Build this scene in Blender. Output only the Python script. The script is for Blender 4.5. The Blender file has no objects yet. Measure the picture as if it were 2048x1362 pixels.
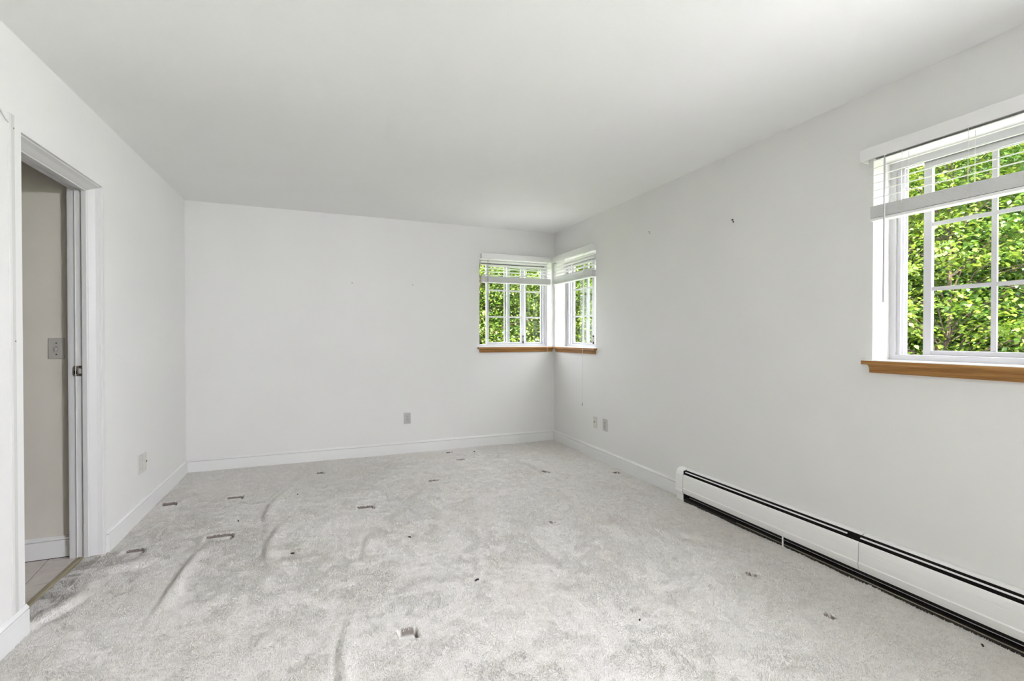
import bpy, math, random
import numpy as np

# ------------------------------------------------------------------ camera, sky, sun, exposure
scene = bpy.context.scene
C = scene.collection
RW = 3.6834          # x of the right wall (left wall x=0, back wall y=0, floor z=0)
RH = 2.44            # ceiling height
REAR = -7.4          # rear wall behind the camera

cam_d = bpy.data.cameras.new('camera')
cam_d.sensor_fit = 'HORIZONTAL'
cam_d.sensor_width = 36.0
cam_d.lens = 942.4 / 2048 * 36.0
cam_d.clip_start = 0.02
cam_d.clip_end = 200
cam = bpy.data.objects.new('camera', cam_d)
C.objects.link(cam)
cam.location = (1.1511, -5.0008, 1.2245)
cam.rotation_euler = (math.radians(90 - 0.506), 0, math.radians(-21.76))
scene.camera = cam

FILL_LAMP, SPOT = 38.0, 265.0   # added fill lamps, unseen behind the camera: glow of the wall lamp's glass, watts of the ceiling spot
FILL_COL = (0.98, 0.965, 1.075)
SKY = 9.0
world = bpy.data.worlds.new('sky')
scene.world = world
world.use_nodes = True
bgn = world.node_tree.nodes['Background']
bgn.inputs[0].default_value = (0.975, 0.965, 1.04, 1)
bgn.inputs[1].default_value = SKY

sun_d = bpy.data.lights.new('sun', 'SUN')
sun_d.energy = 32.0
sun_d.angle = math.radians(0.6)
sun_d.color = (1.0, 0.93, 0.80)
sun = bpy.data.objects.new('sun', sun_d)
C.objects.link(sun)
sun.location = (-10, -12, 20)
sun.rotation_euler = (math.radians(40), 0, math.radians(-38))   # shines towards +x +y, downwards

vs = scene.view_settings
vs.view_transform = 'Standard'
vs.look = 'None'
vs.exposure = 0.2
vs.gamma = 1.0
vs.use_curve_mapping = False
cy = scene.cycles
cy.max_bounces = 12
cy.diffuse_bounces = 6
cy.use_adaptive_sampling = True
cy.adaptive_threshold = 0.15
cy.adaptive_min_samples = 16
cy.use_light_tree = False
cy.light_sampling_threshold = 0.03
cy.transparent_max_bounces = 16
cy.glossy_bounces = 4
cy.transmission_bounces = 6
cy.sample_clamp_indirect = 8.0
cy.caustics_reflective = False
cy.caustics_refractive = False

def portal(loc, rot, sx, sy):
    d = bpy.data.lights.new('window_portal', 'AREA')
    d.shape = 'RECTANGLE'; d.size = sx; d.size_y = sy
    d.cycles.is_portal = True
    o = bpy.data.objects.new('window_portal', d)
    o.location = loc; o.rotation_euler = rot
    C.objects.link(o)

# ------------------------------------------------------------------ helpers
class MB:
    def __init__(s):
        s.v = []; s.f = []
    def add(s, vs, fs):
        b = len(s.v)
        s.v += [tuple(p) for p in vs]
        s.f += [tuple(i + b for i in f) for f in fs]
        return s
    def box(s, a, b, m=None):
        x0, y0, z0 = a; x1, y1, z1 = b
        p = [(x0,y0,z0),(x1,y0,z0),(x1,y1,z0),(x0,y1,z0),(x0,y0,z1),(x1,y0,z1),(x1,y1,z1),(x0,y1,z1)]
        if m: p = [m(*q) for q in p]
        return s.add(p, [(0,3,2,1),(4,5,6,7),(0,1,5,4),(1,2,6,5),(2,3,7,6),(3,0,4,7)])
    def prism(s, poly, fn, t0, t1):
        """poly: 2-D outline; fn(a, b, t) -> world point"""
        n = len(poly)
        p = [fn(a, b, t0) for a, b in poly] + [fn(a, b, t1) for a, b in poly]
        fs = [tuple(range(n - 1, -1, -1)), tuple(range(n, 2 * n))]
        fs += [(i, (i + 1) % n, n + (i + 1) % n, n + i) for i in range(n)]
        return s.add(p, fs)
    def tube(s, pts, r, n=6, r1=None):
        pts = [np.array(p, float) for p in pts]
        k = len(pts); rings = []
        for i, p in enumerate(pts):
            t = pts[min(i + 1, k - 1)] - pts[max(i - 1, 0)]
            t /= np.linalg.norm(t) + 1e-12
            a = np.cross(t, (0, 0, 1.0))
            if np.linalg.norm(a) < 1e-3: a = np.cross(t, (1.0, 0, 0))
            a /= np.linalg.norm(a); b = np.cross(t, a)
            rr = r if r1 is None else r + (r1 - r) * i / max(1, k - 1)
            rings.append([p + rr * (math.cos(2*math.pi*j/n) * a + math.sin(2*math.pi*j/n) * b) for j in range(n)])
        vs_ = [q for rg in rings for q in rg]
        fs = []
        for i in range(k - 1):
            for j in range(n):
                fs.append((i*n + j, i*n + (j+1) % n, (i+1)*n + (j+1) % n, (i+1)*n + j))
        fs.append(tuple(range(n - 1, -1, -1))); fs.append(tuple((k-1)*n + j for j in range(n)))
        return s.add(vs_, fs)
    def disc(s, fn, r, d0, d1, n=10, r1=None):
        """short cylinder / cone frustum: fn(a, b, d) -> world"""
        r1 = r if r1 is None else r1
        A = [(r*math.cos(2*math.pi*i/n), r*math.sin(2*math.pi*i/n)) for i in range(n)]
        B = [(r1*math.cos(2*math.pi*i/n), r1*math.sin(2*math.pi*i/n)) for i in range(n)]
        p = [fn(a, b, d0) for a, b in A] + [fn(a, b, d1) for a, b in B]
        fs = [tuple(range(n-1, -1, -1)), tuple(range(n, 2*n))] + [(i, (i+1) % n, n+(i+1) % n, n+i) for i in range(n)]
        return s.add(p, fs)

def wloc(o):
    p = np.zeros(3)
    while o is not None:
        p += np.array(o.location); o = o.parent
    return p

def fix_normals(me):
    import bmesh
    bm = bmesh.new(); bm.from_mesh(me)
    bmesh.ops.recalc_face_normals(bm, faces=bm.faces)
    bm.to_mesh(me); bm.free()

def obj(name, mb, mat, parent=None, smooth=False, bevel=0.0, loc=None):
    """world-space mesh builder -> one object (made local to its parent)"""
    me = bpy.data.meshes.new(name)
    off = wloc(parent) if parent is not None else np.zeros(3)
    if loc is not None: off = np.array(loc, float)
    me.from_pydata([tuple(np.array(p) - off) for p in mb.v], [], mb.f)
    fix_normals(me)
    if mat: me.materials.append(mat)
    if smooth:
        for p in me.polygons: p.use_smooth = True
    o = bpy.data.objects.new(name, me)
    C.objects.link(o)
    if parent is not None:
        o.parent = parent
    elif loc is not None:
        o.location = loc
    if bevel > 0:
        md = o.modifiers.new('bevel', 'BEVEL'); md.width = bevel; md.segments = 2
        md.limit_method = 'ANGLE'; md.angle_limit = math.radians(40)
    return o

def tag(o, label, cat=None, group=None, kind=None):
    o['label'] = label
    if cat: o['category'] = cat
    if group: o['group'] = group
    if kind: o['kind'] = kind
    return o

def thing(name, loc, label, cat, group=None, kind=None):
    o = bpy.data.objects.new(name, None)
    o.empty_display_size = 0.05
    C.objects.link(o); o.location = loc
    return tag(o, label, cat, group, kind)

# ------------------------------------------------------------------ materials
def mat_base(name):
    m = bpy.data.materials.new(name); m.use_nodes = True
    nt = m.node_tree
    return m, nt, nt.nodes['Principled BSDF']

def noise_node(nt, scale, detail=3, rough=0.5, vec=None, mapping=None):
    n = nt.nodes.new('ShaderNodeTexNoise')
    n.inputs['Scale'].default_value = scale
    n.inputs['Detail'].default_value = detail
    n.inputs['Roughness'].default_value = rough
    tc = nt.nodes.new('ShaderNodeTexCoord')
    src = tc.outputs['Object']
    if mapping:
        mp = nt.nodes.new('ShaderNodeMapping')
        mp.inputs['Scale'].default_value = mapping
        nt.links.new(src, mp.inputs['Vector']); src = mp.outputs['Vector']
    nt.links.new(src, n.inputs['Vector'])
    return n

def ramp(nt, fac, stops):
    r = nt.nodes.new('ShaderNodeValToRGB')
    el = r.color_ramp.elements
    while len(el) < len(stops): el.new(0.5)
    for e, (p, c) in zip(el, stops):
        e.position = p; e.color = (*c, 1)
    nt.links.new(fac, r.inputs['Fac'])
    return r

def bump(nt, bsdf, height, strength, dist):
    b = nt.nodes.new('ShaderNodeBump')
    b.inputs['Strength'].default_value = strength
    b.inputs['Distance'].default_value = dist
    nt.links.new(height, b.inputs['Height'])
    nt.links.new(b.outputs['Normal'], bsdf.inputs['Normal'])

def paint(name, col, rough=0.6, var=0.02, bscale=350, bstr=0.12, spec=0.3, big=1.6):
    m, nt, b = mat_base(name)
    n = noise_node(nt, big, 3)
    c0 = tuple(max(0, c * (1 - var)) for c in col); c1 = tuple(min(1, c * (1 + var)) for c in col)
    r = ramp(nt, n.outputs['Fac'], [(0.3, c0), (0.7, c1)])
    nt.links.new(r.outputs['Color'], b.inputs['Base Color'])
    b.inputs['Roughness'].default_value = rough
    b.inputs['Specular IOR Level'].default_value = spec
    if bstr > 0:
        n2 = noise_node(nt, bscale, 2)
        bump(nt, b, n2.outputs['Fac'], bstr, 0.002)
    return m

M = {}
M['wall'] = paint('wall_paint', (0.80, 0.795, 0.78), 0.75, 0.012, 260, 0.10, 0.2)
M['ceiling'] = paint('ceiling_paint', (0.88, 0.88, 0.872), 0.85, 0.01, 200, 0.14, 0.1)
M['trim'] = paint('trim_paint', (0.82, 0.82, 0.81), 0.4, 0.01, 120, 0.03, 0.4)
M['doortrim'] = paint('door_trim_paint', (0.70, 0.695, 0.69), 0.4, 0.012, 120, 0.04, 0.4)
M['vinyl'] = paint('window_vinyl', (0.60, 0.595, 0.62), 0.35, 0.01, 60, 0.0, 0.45)
M['slat'] = paint('blind_slat', (0.82, 0.82, 0.81), 0.4, 0.01, 60, 0.0, 0.4)
M['ledge'] = paint('ledge_sheen', (0.85, 0.84, 0.82), 0.3, 0.01, 90, 0.02, 0.5)  # white paints in the sky glare on the oak stool's varnish
M['bathwall'] = paint('bathroom_paint', (0.70, 0.66, 0.585), 0.6, 0.03, 180, 0.12, 0.3, 4)
M['enamel'] = paint('heater_enamel', (0.90, 0.895, 0.88), 0.38, 0.015, 80, 0.02, 0.45)
M['darkmetal'] = paint('dark_metal', (0.035, 0.03, 0.026), 0.6, 0.3, 90, 0.1, 0.3)
M['greymetal'] = paint('dusty_metal', (0.30, 0.27, 0.22), 0.5, 0.25, 60, 0.1, 0.4)
M['ivory'] = paint('ivory_plastic', (0.66, 0.65, 0.58), 0.35, 0.01, 60, 0.0, 0.45)
M['plate'] = paint('white_plastic', (0.53, 0.53, 0.51), 0.35, 0.01, 60, 0.0, 0.45)
M['plategrey'] = paint('grey_plastic', (0.47, 0.45, 0.415), 0.35, 0.01, 60, 0.0, 0.45)
M['black'] = paint('black_slot', (0.012, 0.012, 0.012), 0.5, 0.1, 60, 0.0, 0.3)
M['cord'] = paint('cord_white', (0.78, 0.77, 0.72), 0.6, 0.02, 400, 0.1, 0.2)
M['wand'] = paint('wand_plastic', (0.46, 0.45, 0.48), 0.15, 0.02, 60, 0.0, 0.6)
M['strip'] = paint('strip_plastic', (0.66, 0.655, 0.635), 0.45, 0.02, 60, 0.0, 0.3)
M['outsidewall'] = paint('siding_paint', (0.60, 0.58, 0.54), 0.7, 0.05, 40, 0.1, 0.2)
M['soil'] = paint('forest_soil', (0.10, 0.085, 0.05), 0.95, 0.4, 20, 0.6, 0.1)
M['paving'] = paint('pale_stone', (0.70, 0.68, 0.65), 0.9, 0.08, 30, 0.2, 0.1)
M['lawn'] = paint('lawn', (0.13, 0.20, 0.05), 0.95, 0.3, 60, 0.6, 0.1)

def steel():
    m, nt, b = mat_base('worn_brass')
    n = noise_node(nt, 160, 3)
    r = ramp(nt, n.outputs['Fac'], [(0.35, (0.20, 0.13, 0.08)), (0.6, (0.55, 0.50, 0.45))])
    nt.links.new(r.outputs['Color'], b.inputs['Base Color'])
    b.inputs['Metallic'].default_value = 0.85; b.inputs['Roughness'].default_value = 0.35
    return m
M['brass'] = steel()

def oak():
    m, nt, b = mat_base('oak_varnish')
    n = noise_node(nt, 9, 5, 0.6)
    n.inputs['Distortion'].default_value = 0.4
    mp = nt.nodes.new('ShaderNodeMapping'); tc = nt.nodes.new('ShaderNodeTexCoord')
    g = nt.nodes.new('ShaderNodeAttribute'); g.attribute_name = 'grain'
    nt.links.new(g.outputs['Vector'], mp.inputs['Vector'])
    mp.inputs['Scale'].default_value = (0.35, 9, 14)
    nt.links.new(mp.outputs['Vector'], n.inputs['Vector'])
    r = ramp(nt, n.outputs['Fac'], [(0.30, (0.20, 0.085, 0.022)), (0.5, (0.36, 0.175, 0.05)), (0.68, (0.48, 0.26, 0.085))])
    nt.links.new(r.outputs['Color'], b.inputs['Base Color'])
    b.inputs['Roughness'].default_value = 0.35
    b.inputs['Specular IOR Level'].default_value = 0.35
    return m
M['oak'] = oak()

def set_grain(o, ax):
    """store local coords with the board's long axis first, for the oak grain"""
    me = o.data
    a = me.attributes.new('grain', 'FLOAT_VECTOR', 'POINT')
    co = np.empty(len(me.vertices) * 3); me.vertices.foreach_get('co', co)
    co = co.reshape(-1, 3)
    order = [ax] + [i for i in range(3) if i != ax]
    a.data.foreach_set('vector', np.ascontiguousarray(co[:, order]).ravel())

def glass():
    m = bpy.data.materials.new('window_glass'); m.use_nodes = True
    nt = m.node_tree; nt.nodes.clear()
    out = nt.nodes.new('ShaderNodeOutputMaterial')
    tr = nt.nodes.new('ShaderNodeBsdfTransparent'); tr.inputs[0].default_value = (0.965, 0.985, 0.975, 1)
    gl = nt.nodes.new('ShaderNodeBsdfGlossy'); gl.inputs['Roughness'].default_value = 0.02
    lw = nt.nodes.new('ShaderNodeLayerWeight'); lw.inputs['Blend'].default_value = 0.5
    pw_ = nt.nodes.new('ShaderNodeMath'); pw_.operation = 'POWER'; pw_.inputs[1].default_value = 5.0
    nt.links.new(lw.outputs['Facing'], pw_.inputs[0])
    fr = nt.nodes.new('ShaderNodeMath'); fr.operation = 'MULTIPLY_ADD'; fr.inputs[1].default_value = 0.35; fr.inputs[2].default_value = 0.010
    nt.links.new(pw_.outputs[0], fr.inputs[0])
    mx = nt.nodes.new('ShaderNodeMixShader')
    nt.links.new(fr.outputs[0], mx.inputs[0]); nt.links.new(tr.outputs[0], mx.inputs[1]); nt.links.new(gl.outputs[0], mx.inputs[2])
    nt.links.new(mx.outputs[0], out.inputs['Surface'])
    return m
M['glass'] = glass()

def carpet_mat(name, dark=1.0, dirt_shade=False):
    m, nt, b = mat_base(name)
    n1 = noise_node(nt, 2.2, 4, 0.6)
    n2 = noise_node(nt, 38, 4, 0.65)
    r1 = ramp(nt, n1.outputs['Fac'], [(0.30, (0.82, 0.795, 0.765)), (0.50, (0.86, 0.85, 0.83)), (0.72, (0.88, 0.875, 0.86))])
    r2 = ramp(nt, n2.outputs['Fac'], [(0.32, (0.86, 0.85, 0.83)), (0.55, (1, 1, 1))])
    mx = nt.nodes.new('ShaderNodeMix'); mx.data_type = 'RGBA'; mx.blend_type = 'MULTIPLY'
    mx.inputs[0].default_value = 0.8
    nt.links.new(r1.outputs['Color'], mx.inputs[6]); nt.links.new(r2.outputs['Color'], mx.inputs[7])
    dk = nt.nodes.new('ShaderNodeMix'); dk.data_type = 'RGBA'; dk.blend_type = 'MULTIPLY'; dk.inputs[0].default_value = 1.0
    dk.inputs[7].default_value = (dark, dark*0.985, dark*0.96, 1)
    nt.links.new(mx.outputs[2], dk.inputs[6])
    last = dk.outputs[2]
    if dirt_shade:      # rust marks and painted shade along the edges of the furniture dents
        at = nt.nodes.new('ShaderNodeAttribute'); at.attribute_name = 'dirt_shade'
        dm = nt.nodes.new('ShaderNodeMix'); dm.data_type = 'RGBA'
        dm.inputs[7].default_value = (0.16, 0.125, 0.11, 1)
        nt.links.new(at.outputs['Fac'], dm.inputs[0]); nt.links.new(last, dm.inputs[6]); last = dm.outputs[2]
    nt.links.new(last, b.inputs['Base Color'])
    b.inputs['Roughness'].default_value = 1.0
    b.inputs['Specular IOR Level'].default_value = 0.05
    n3 = noise_node(nt, 230, 3, 0.7)
    n4 = noise_node(nt, 60, 3, 0.6)
    ad = nt.nodes.new('ShaderNodeMath'); ad.operation = 'ADD'
    nt.links.new(n3.outputs['Fac'], ad.inputs[0]); nt.links.new(n4.outputs['Fac'], ad.inputs[1])
    bump(nt, b, ad.outputs[0], 0.35, 0.006)
    return m
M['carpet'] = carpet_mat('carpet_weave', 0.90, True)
M['pile'] = carpet_mat('carpet_pile')

def tile_mat():
    m, nt, b = mat_base('bathroom_tile')
    n = noise_node(nt, 14, 4, 0.6)
    r = ramp(nt, n.outputs['Fac'], [(0.3, (0.60, 0.545, 0.49)), (0.7, (0.72, 0.67, 0.62))])
    nt.links.new(r.outputs['Color'], b.inputs['Base Color'])
    b.inputs['Roughness'].default_value = 0.45
    return m
M['tile'] = tile_mat()
M['grout'] = paint('tile_grout', (0.33, 0.29, 0.25), 0.9, 0.1, 90, 0.2, 0.1)
M['threshold'] = paint('threshold_metal', (0.27, 0.235, 0.15), 0.45, 0.15, 60, 0.05, 0.4)

def leaf_mat(name, stops):
    m = bpy.data.materials.new(name); m.use_nodes = True
    nt = m.node_tree; nt.nodes.clear()
    out = nt.nodes.new('ShaderNodeOutputMaterial')
    geo = nt.nodes.new('ShaderNodeNewGeometry')
    r = ramp(nt, geo.outputs['Random Per Island'], stops)
    df = nt.nodes.new('ShaderNodeBsdfDiffuse'); tl = nt.nodes.new('ShaderNodeBsdfTranslucent')
    gl = nt.nodes.new('ShaderNodeBsdfGlossy'); gl.inputs['Roughness'].default_value = 0.45
    nt.links.new(r.outputs['Color'], df.inputs[0]); nt.links.new(r.outputs['Color'], tl.inputs[0])
    a = nt.nodes.new('ShaderNodeMixShader'); a.inputs[0].default_value = 0.42
    nt.links.new(df.outputs[0], a.inputs[1]); nt.links.new(tl.outputs[0], a.inputs[2])
    c = nt.nodes.new('ShaderNodeMixShader'); c.inputs[0].default_value = 0.05
    nt.links.new(a.outputs[0], c.inputs[1]); nt.links.new(gl.outputs[0], c.inputs[2])
    nt.links.new(c.outputs[0], out.inputs['Surface'])
    return m
M['leafA'] = leaf_mat('leaf_green', [(0.0, (0.0163, 0.0551, 0.0048)), (0.55, (0.0409, 0.1028, 0.0070)), (1.0, (0.1073, 0.1727, 0.0130))])
M['leafB'] = leaf_mat('leaf_yellowgreen', [(0.0, (0.0378, 0.0881, 0.0059)), (0.5, (0.0946, 0.1616, 0.0106)), (1.0, (0.1892, 0.2351, 0.0266))])
M['leafC'] = leaf_mat('leaf_deepgreen', [(0.0, (0.0094, 0.0293, 0.0059)), (0.6, (0.0221, 0.0551, 0.0088)), (1.0, (0.0442, 0.0881, 0.0130))])
M['bark'] = paint('bark', (0.075, 0.055, 0.045), 0.9, 0.35, 30, 0.8, 0.1, 12)

# ------------------------------------------------------------------ room shell
def wall_holes(name, u_rng, z_rng, holes, fn, thick, mat, label):
    """flat wall with rectangular openings; fn(u, v, z) -> world, v from 0 (room face) to thick"""
    us = sorted({u_rng[0], u_rng[1]} | {h[0] for h in holes} | {h[1] for h in holes})
    zs = sorted({z_rng[0], z_rng[1]} | {h[2] for h in holes} | {h[3] for h in holes})
    def solid(i, j):
        if i < 0 or j < 0 or i >= len(us) - 1 or j >= len(zs) - 1: return False
        um, zm = (us[i] + us[i+1]) / 2, (zs[j] + zs[j+1]) / 2
        return not any(h[0] < um < h[1] and h[2] < zm < h[3] for h in holes)
    vid = {}; V = []; F = []
    def vert(i, j, k):
        key = (i, j, k)
        if key not in vid:
            vid[key] = len(V); V.append(fn(us[i], thick if k else 0.0, zs[j]))
        return vid[key]
    for i in range(len(us) - 1):
        for j in range(len(zs) - 1):
            if not solid(i, j): continue
            for k in (0, 1):
                F.append((vert(i, j, k), vert(i+1, j, k), vert(i+1, j+1, k), vert(i, j+1, k)))
            for (di, dj, a, b) in ((-1, 0, (i, j), (i, j+1)), (1, 0, (i+1, j), (i+1, j+1)), (0, -1, (i, j), (i+1, j)), (0, 1, (i, j+1), (i+1, j+1))):
                if not solid(i + di, j + dj):
                    F.append((vert(*a, 0), vert(*b, 0), vert(*b, 1), vert(*a, 1)))
    mb = MB(); mb.add(V, F)
    o = obj(name, mb, mat)
    return tag(o, label, 'wall', kind='structure')

WT = 0.20
Z0, Z1 = 1.107, 2.10                    # window openings: stool top and head
BW = (2.757, 3.650)                     # back-wall window, x range
SW = (-0.060, -0.926)                   # small right-wall window by the corner, y range
GW = (-3.490, -4.540)                   # large right-wall window, y range
PD = (-5.50, -7.25)                     # added glazed daylight door in the right wall behind the camera
DY = (-2.453, -1.677); DZ = 2.062       # doorway in the left wall
LT = 0.135                              # left wall thickness

wall_holes('wall_back', (-LT, RW + WT), (-0.02, RH), [(BW[0], BW[1], Z0 - 0.012, Z1)],
           lambda u, v, z: (u, v, z), WT, M['wall'], 'off-white back wall with the corner window at its right end')
wall_holes('wall_right', (REAR, 0.0), (-0.02, RH),
           [(SW[1], SW[0], Z0 - 0.012, Z1), (GW[1], GW[0], Z0 - 0.012, Z1), (PD[1], PD[0], 0.02, 2.08)],
           lambda u, v, z: (RW + v, u, z), WT, M['wall'], 'off-white right wall with two windows above the baseboard heater')
wall_holes('wall_left', (REAR, 0.0), (-0.02, RH), [(DY[0], DY[1], -0.021, DZ)],
           lambda u, v, z: (-v, u, z), LT, M['wall'], 'off-white left wall with the narrow doorway')
wall_holes('wall_rear', (-LT, RW + WT), (-0.02, RH), [],
           lambda u, v, z: (u, REAR - v, z), 0.15, M['wall'], 'off-white rear wall behind the viewpoint')
ce = obj('ceiling', MB().box((-LT, REAR - 0.15, RH), (RW + WT, WT, RH + 0.15)), M['ceiling'])
tag(ce, 'smooth white ceiling over the whole room', 'ceiling', kind='structure')

portal(((BW[0]+BW[1])/2, 0.21, (Z0+Z1)/2), (math.radians(-90), 0, 0), BW[1]-BW[0], Z1-Z0)
portal((RW+0.21, (SW[0]+SW[1])/2, (Z0+Z1)/2), (math.radians(90), 0, math.radians(90)), SW[0]-SW[1], Z1-Z0)
portal((RW+0.21, (GW[0]+GW[1])/2, (Z0+Z1)/2), (math.radians(90), 0, math.radians(90)), GW[0]-GW[1], Z1-Z0)
portal((RW+0.21, (PD[0]+PD[1])/2, 1.05), (math.radians(90), 0, math.radians(90)), PD[0]-PD[1], 2.06)

# ------------------------------------------------------------------ carpet (floor) with wrinkles and furniture dents
RIDGES = [  # polyline, half-width, height  (long loose wrinkles of the stretched carpet)
    ([(0.90, -0.80), (0.866, -0.958), (0.80, -1.20), (0.790, -1.42), (0.80, -1.536)], 0.030, 0.021),
    ([(0.900, -1.62), (0.889, -1.72), (0.860, -1.88), (0.862, -2.02), (0.880, -2.15)], 0.035, 0.024),
    ([(0.52, -1.84), (0.500, -1.93), (0.490, -2.10), (0.485, -2.24), (0.478, -2.38), (0.47, -2.55)], 0.035, 0.026),
    ([(0.90, -2.16), (1.00, -2.18), (1.10, -2.17)], 0.040, 0.008),
    ([(1.43, -1.98), (1.418, -2.07), (1.385, -2.20), (1.381, -2.33), (1.37, -2.42)], 0.045, 0.012),
    ([(1.26, -2.85), (1.224, -3.06), (1.217, -3.24), (1.21, -3.6)], 0.030, 0.014),
    ([(2.90, -0.80), (2.97, -0.91), (2.98, -1.15), (2.957, -1.41)], 0.035, 0.012),
    ([(2.25, -1.98), (2.347, -2.06), (2.45, -2.15), (2.552, -2.32), (2.60, -2.45)], 0.040, 0.012),
    ([(-0.05, -2.50), (-0.011, -2.41), (0.060, -2.27), (0.085, -2.16)], 0.040, 0.022),
    ([(0.02, -1.98), (0.10, -1.955), (0.18, -1.93), (0.27, -1.91), (0.36, -1.90)], 0.05, 0.018),
    ([(0.04, -2.07), (0.12, -2.06), (0.20, -2.06)], 0.045, 0.012),
    ([(3.55, -1.40), (3.52, -1.75), (3.54, -2.05)], 0.05, 0.010),
    ([(1.75, -0.62), (2.0, -0.74), (2.25, -0.72)], 0.05, 0.006),
    ([(1.70, -1.25), (1.95, -1.34), (2.2, -1.30)], 0.05, 0.006),
    ([(0.60, -2.52), (0.72, -2.48), (0.83, -2.50)], 0.04, 0.007),
    ([(2.7, -1.55), (2.9, -1.75), (3.1, -1.80)], 0.06, 0.006),
    ([(1.80, -2.20), (1.98, -2.36), (2.02, -2.55)], 0.06, 0.006),
]
DENTS = [   # furniture foot prints: centre, half size x, half size y, depth, rotation
    (1.425, -1.50, 0.055, 0.040, 0.014, 0.0),
    (1.47, -3.045, 0.035, 0.028, 0.015, 0.0),
    (0.515, -0.90, 0.055, 0.045, 0.014, 0.0),
    (0.09, -0.88, 0.055, 0.040, 0.013, 0.0),
    (0.55, -1.69, 0.075, 0.050, 0.012, 0.0),
    (1.115, -0.45, 0.030, 0.035, 0.012, 0.0),
    (3.000, -1.19, 0.030, 0.030, 0.013, 0.0),
    (2.535, -2.25, 0.024, 0.024, 0.013, 0.0),
    (3.585, -1.43, 0.030, 0.030, 0.013, 0.0),
    (2.375, -0.13, 0.030, 0.030, 0.012, 0.0),
    (2.40, -0.47, 0.040, 0.020, 0.012, 0.0),
    (0.135, -1.72, 0.055, 0.035, 0.012, 0.0),
    (3.19, -3.22, 0.020, 0.020, 0.010, 0.0),
    (3.20, -3.62, 0.016, 0.016, 0.010, 0.0),
    (0.10, -0.86, 0.05, 0.01, 0.006, 0.0),
    (2.05, -1.05, 0.10, 0.012, 0.006, 0.2),
]
rng = np.random.default_rng(7)
def vnoise(x, y, s, seed):
    r = np.random.default_rng(seed); T = r.random((64, 64))
    xs, ys = x / s + 100, y / s + 100
    xi, yi = np.floor(xs).astype(int), np.floor(ys).astype(int)
    fx, fy = xs - xi, ys - yi
    fx, fy = fx*fx*(3-2*fx), fy*fy*(3-2*fy)
    g = lambda a, b: T[a % 64, b % 64]
    return (g(xi, yi)*(1-fx)*(1-fy) + g(xi+1, yi)*fx*(1-fy) + g(xi, yi+1)*(1-fx)*fy + g(xi+1, yi+1)*fx*fy) - 0.5
def dent_mask(x, y):
    k = np.zeros(x.shape)
    for cx, cy_, hx, hy, dep, rot in DENTS:
        dx, dy = (x-cx)*math.cos(rot) + (y-cy_)*math.sin(rot), -(x-cx)*math.sin(rot) + (y-cy_)*math.cos(rot)
        k = np.maximum(k, np.clip((hx - np.abs(dx))/0.004 + 0.5, 0, 1)*np.clip((hy - np.abs(dy))/0.004 + 0.5, 0, 1))
    return k
def dirt_shade_mask(x, y):  # rust marks plus painted shade on the dents' far and right edges
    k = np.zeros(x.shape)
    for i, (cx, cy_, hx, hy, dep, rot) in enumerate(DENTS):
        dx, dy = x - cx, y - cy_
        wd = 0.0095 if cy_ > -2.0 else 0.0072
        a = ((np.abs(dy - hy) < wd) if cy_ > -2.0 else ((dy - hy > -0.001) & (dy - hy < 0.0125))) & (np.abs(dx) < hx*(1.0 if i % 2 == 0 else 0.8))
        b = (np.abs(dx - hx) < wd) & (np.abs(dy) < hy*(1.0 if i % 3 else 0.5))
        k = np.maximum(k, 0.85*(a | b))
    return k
def trench_mask(x, y):
    k = np.zeros(x.shape)
    for cx, cy_, hx, hy, dep, rot in DENTS:
        dx, dy = x - cx, y - cy_
        k = np.maximum(k, ((np.abs(dy - hy) < 0.008) & (np.abs(dx) < hx + 0.006)) | ((np.abs(dx - hx) < 0.008) & (np.abs(dy) < hy + 0.006)))
    return k
def carpet_z(x, y):
    z = 0.012*vnoise(x, y, 0.55, 1) + 0.007*vnoise(x, y, 0.17, 2) + 0.004*vnoise(x, y, 0.06, 3) + 0.0022*vnoise(x, y, 0.022, 4)
    for poly, hw, h in RIDGES:
        d = np.full(x.shape, 9.0); side = np.zeros(x.shape); tt = np.zeros(x.shape)
        n = len(poly) - 1
        for i in range(n):
            ax, ay = poly[i]; bx, by = poly[i+1]
            L2 = (bx-ax)**2 + (by-ay)**2
            t = np.clip(((x-ax)*(bx-ax) + (y-ay)*(by-ay)) / L2, 0, 1)
            dd = np.hypot(x - ax - t*(bx-ax), y - ay - t*(by-ay))
            sd = np.sign((bx-ax)*(y-ay) - (by-ay)*(x-ax))
            m = dd < d
            d = np.where(m, dd, d); side = np.where(m, sd, side); tt = np.where(m, (i+t)/n, tt)
        env = np.clip(np.sin(np.pi*np.clip(tt, 0.02, 0.98)), 0, 1)**0.6
        s = d*side
        prof = np.exp(-(s/hw)**2) - 0.55*np.exp(-((s + 1.1*hw)/(0.45*hw))**2)
        z = z + h*env*prof
    for cx, cy_, hx, hy, dep, rot in DENTS:
        dx, dy = (x-cx)*math.cos(rot) + (y-cy_)*math.sin(rot), -(x-cx)*math.sin(rot) + (y-cy_)*math.cos(rot)
        k = np.clip((hx - np.abs(dx))/0.008 + 0.5, 0, 1)*np.clip((hy - np.abs(dy))/0.008 + 0.5, 0, 1)
        z = z - 0.9*dep*k
        tr = np.maximum(np.exp(-((dy - hy)/0.0085)**2)*(np.abs(dx) < hx + 0.004), 0.8*np.exp(-((dx - hx)/0.0085)**2)*(np.abs(dy) < hy + 0.004))
        z = z - 1.7*dep*tr
        rim = np.exp(-((np.maximum(np.abs(dx)-hx, np.abs(dy)-hy)-0.012)/0.012)**2)
        z = z + 0.001*rim
    edge = np.clip(np.minimum(np.minimum(RW - x, -y), 1.0)/0.06, 0, 1)
    return z*(0.35 + 0.65*edge)
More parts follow.
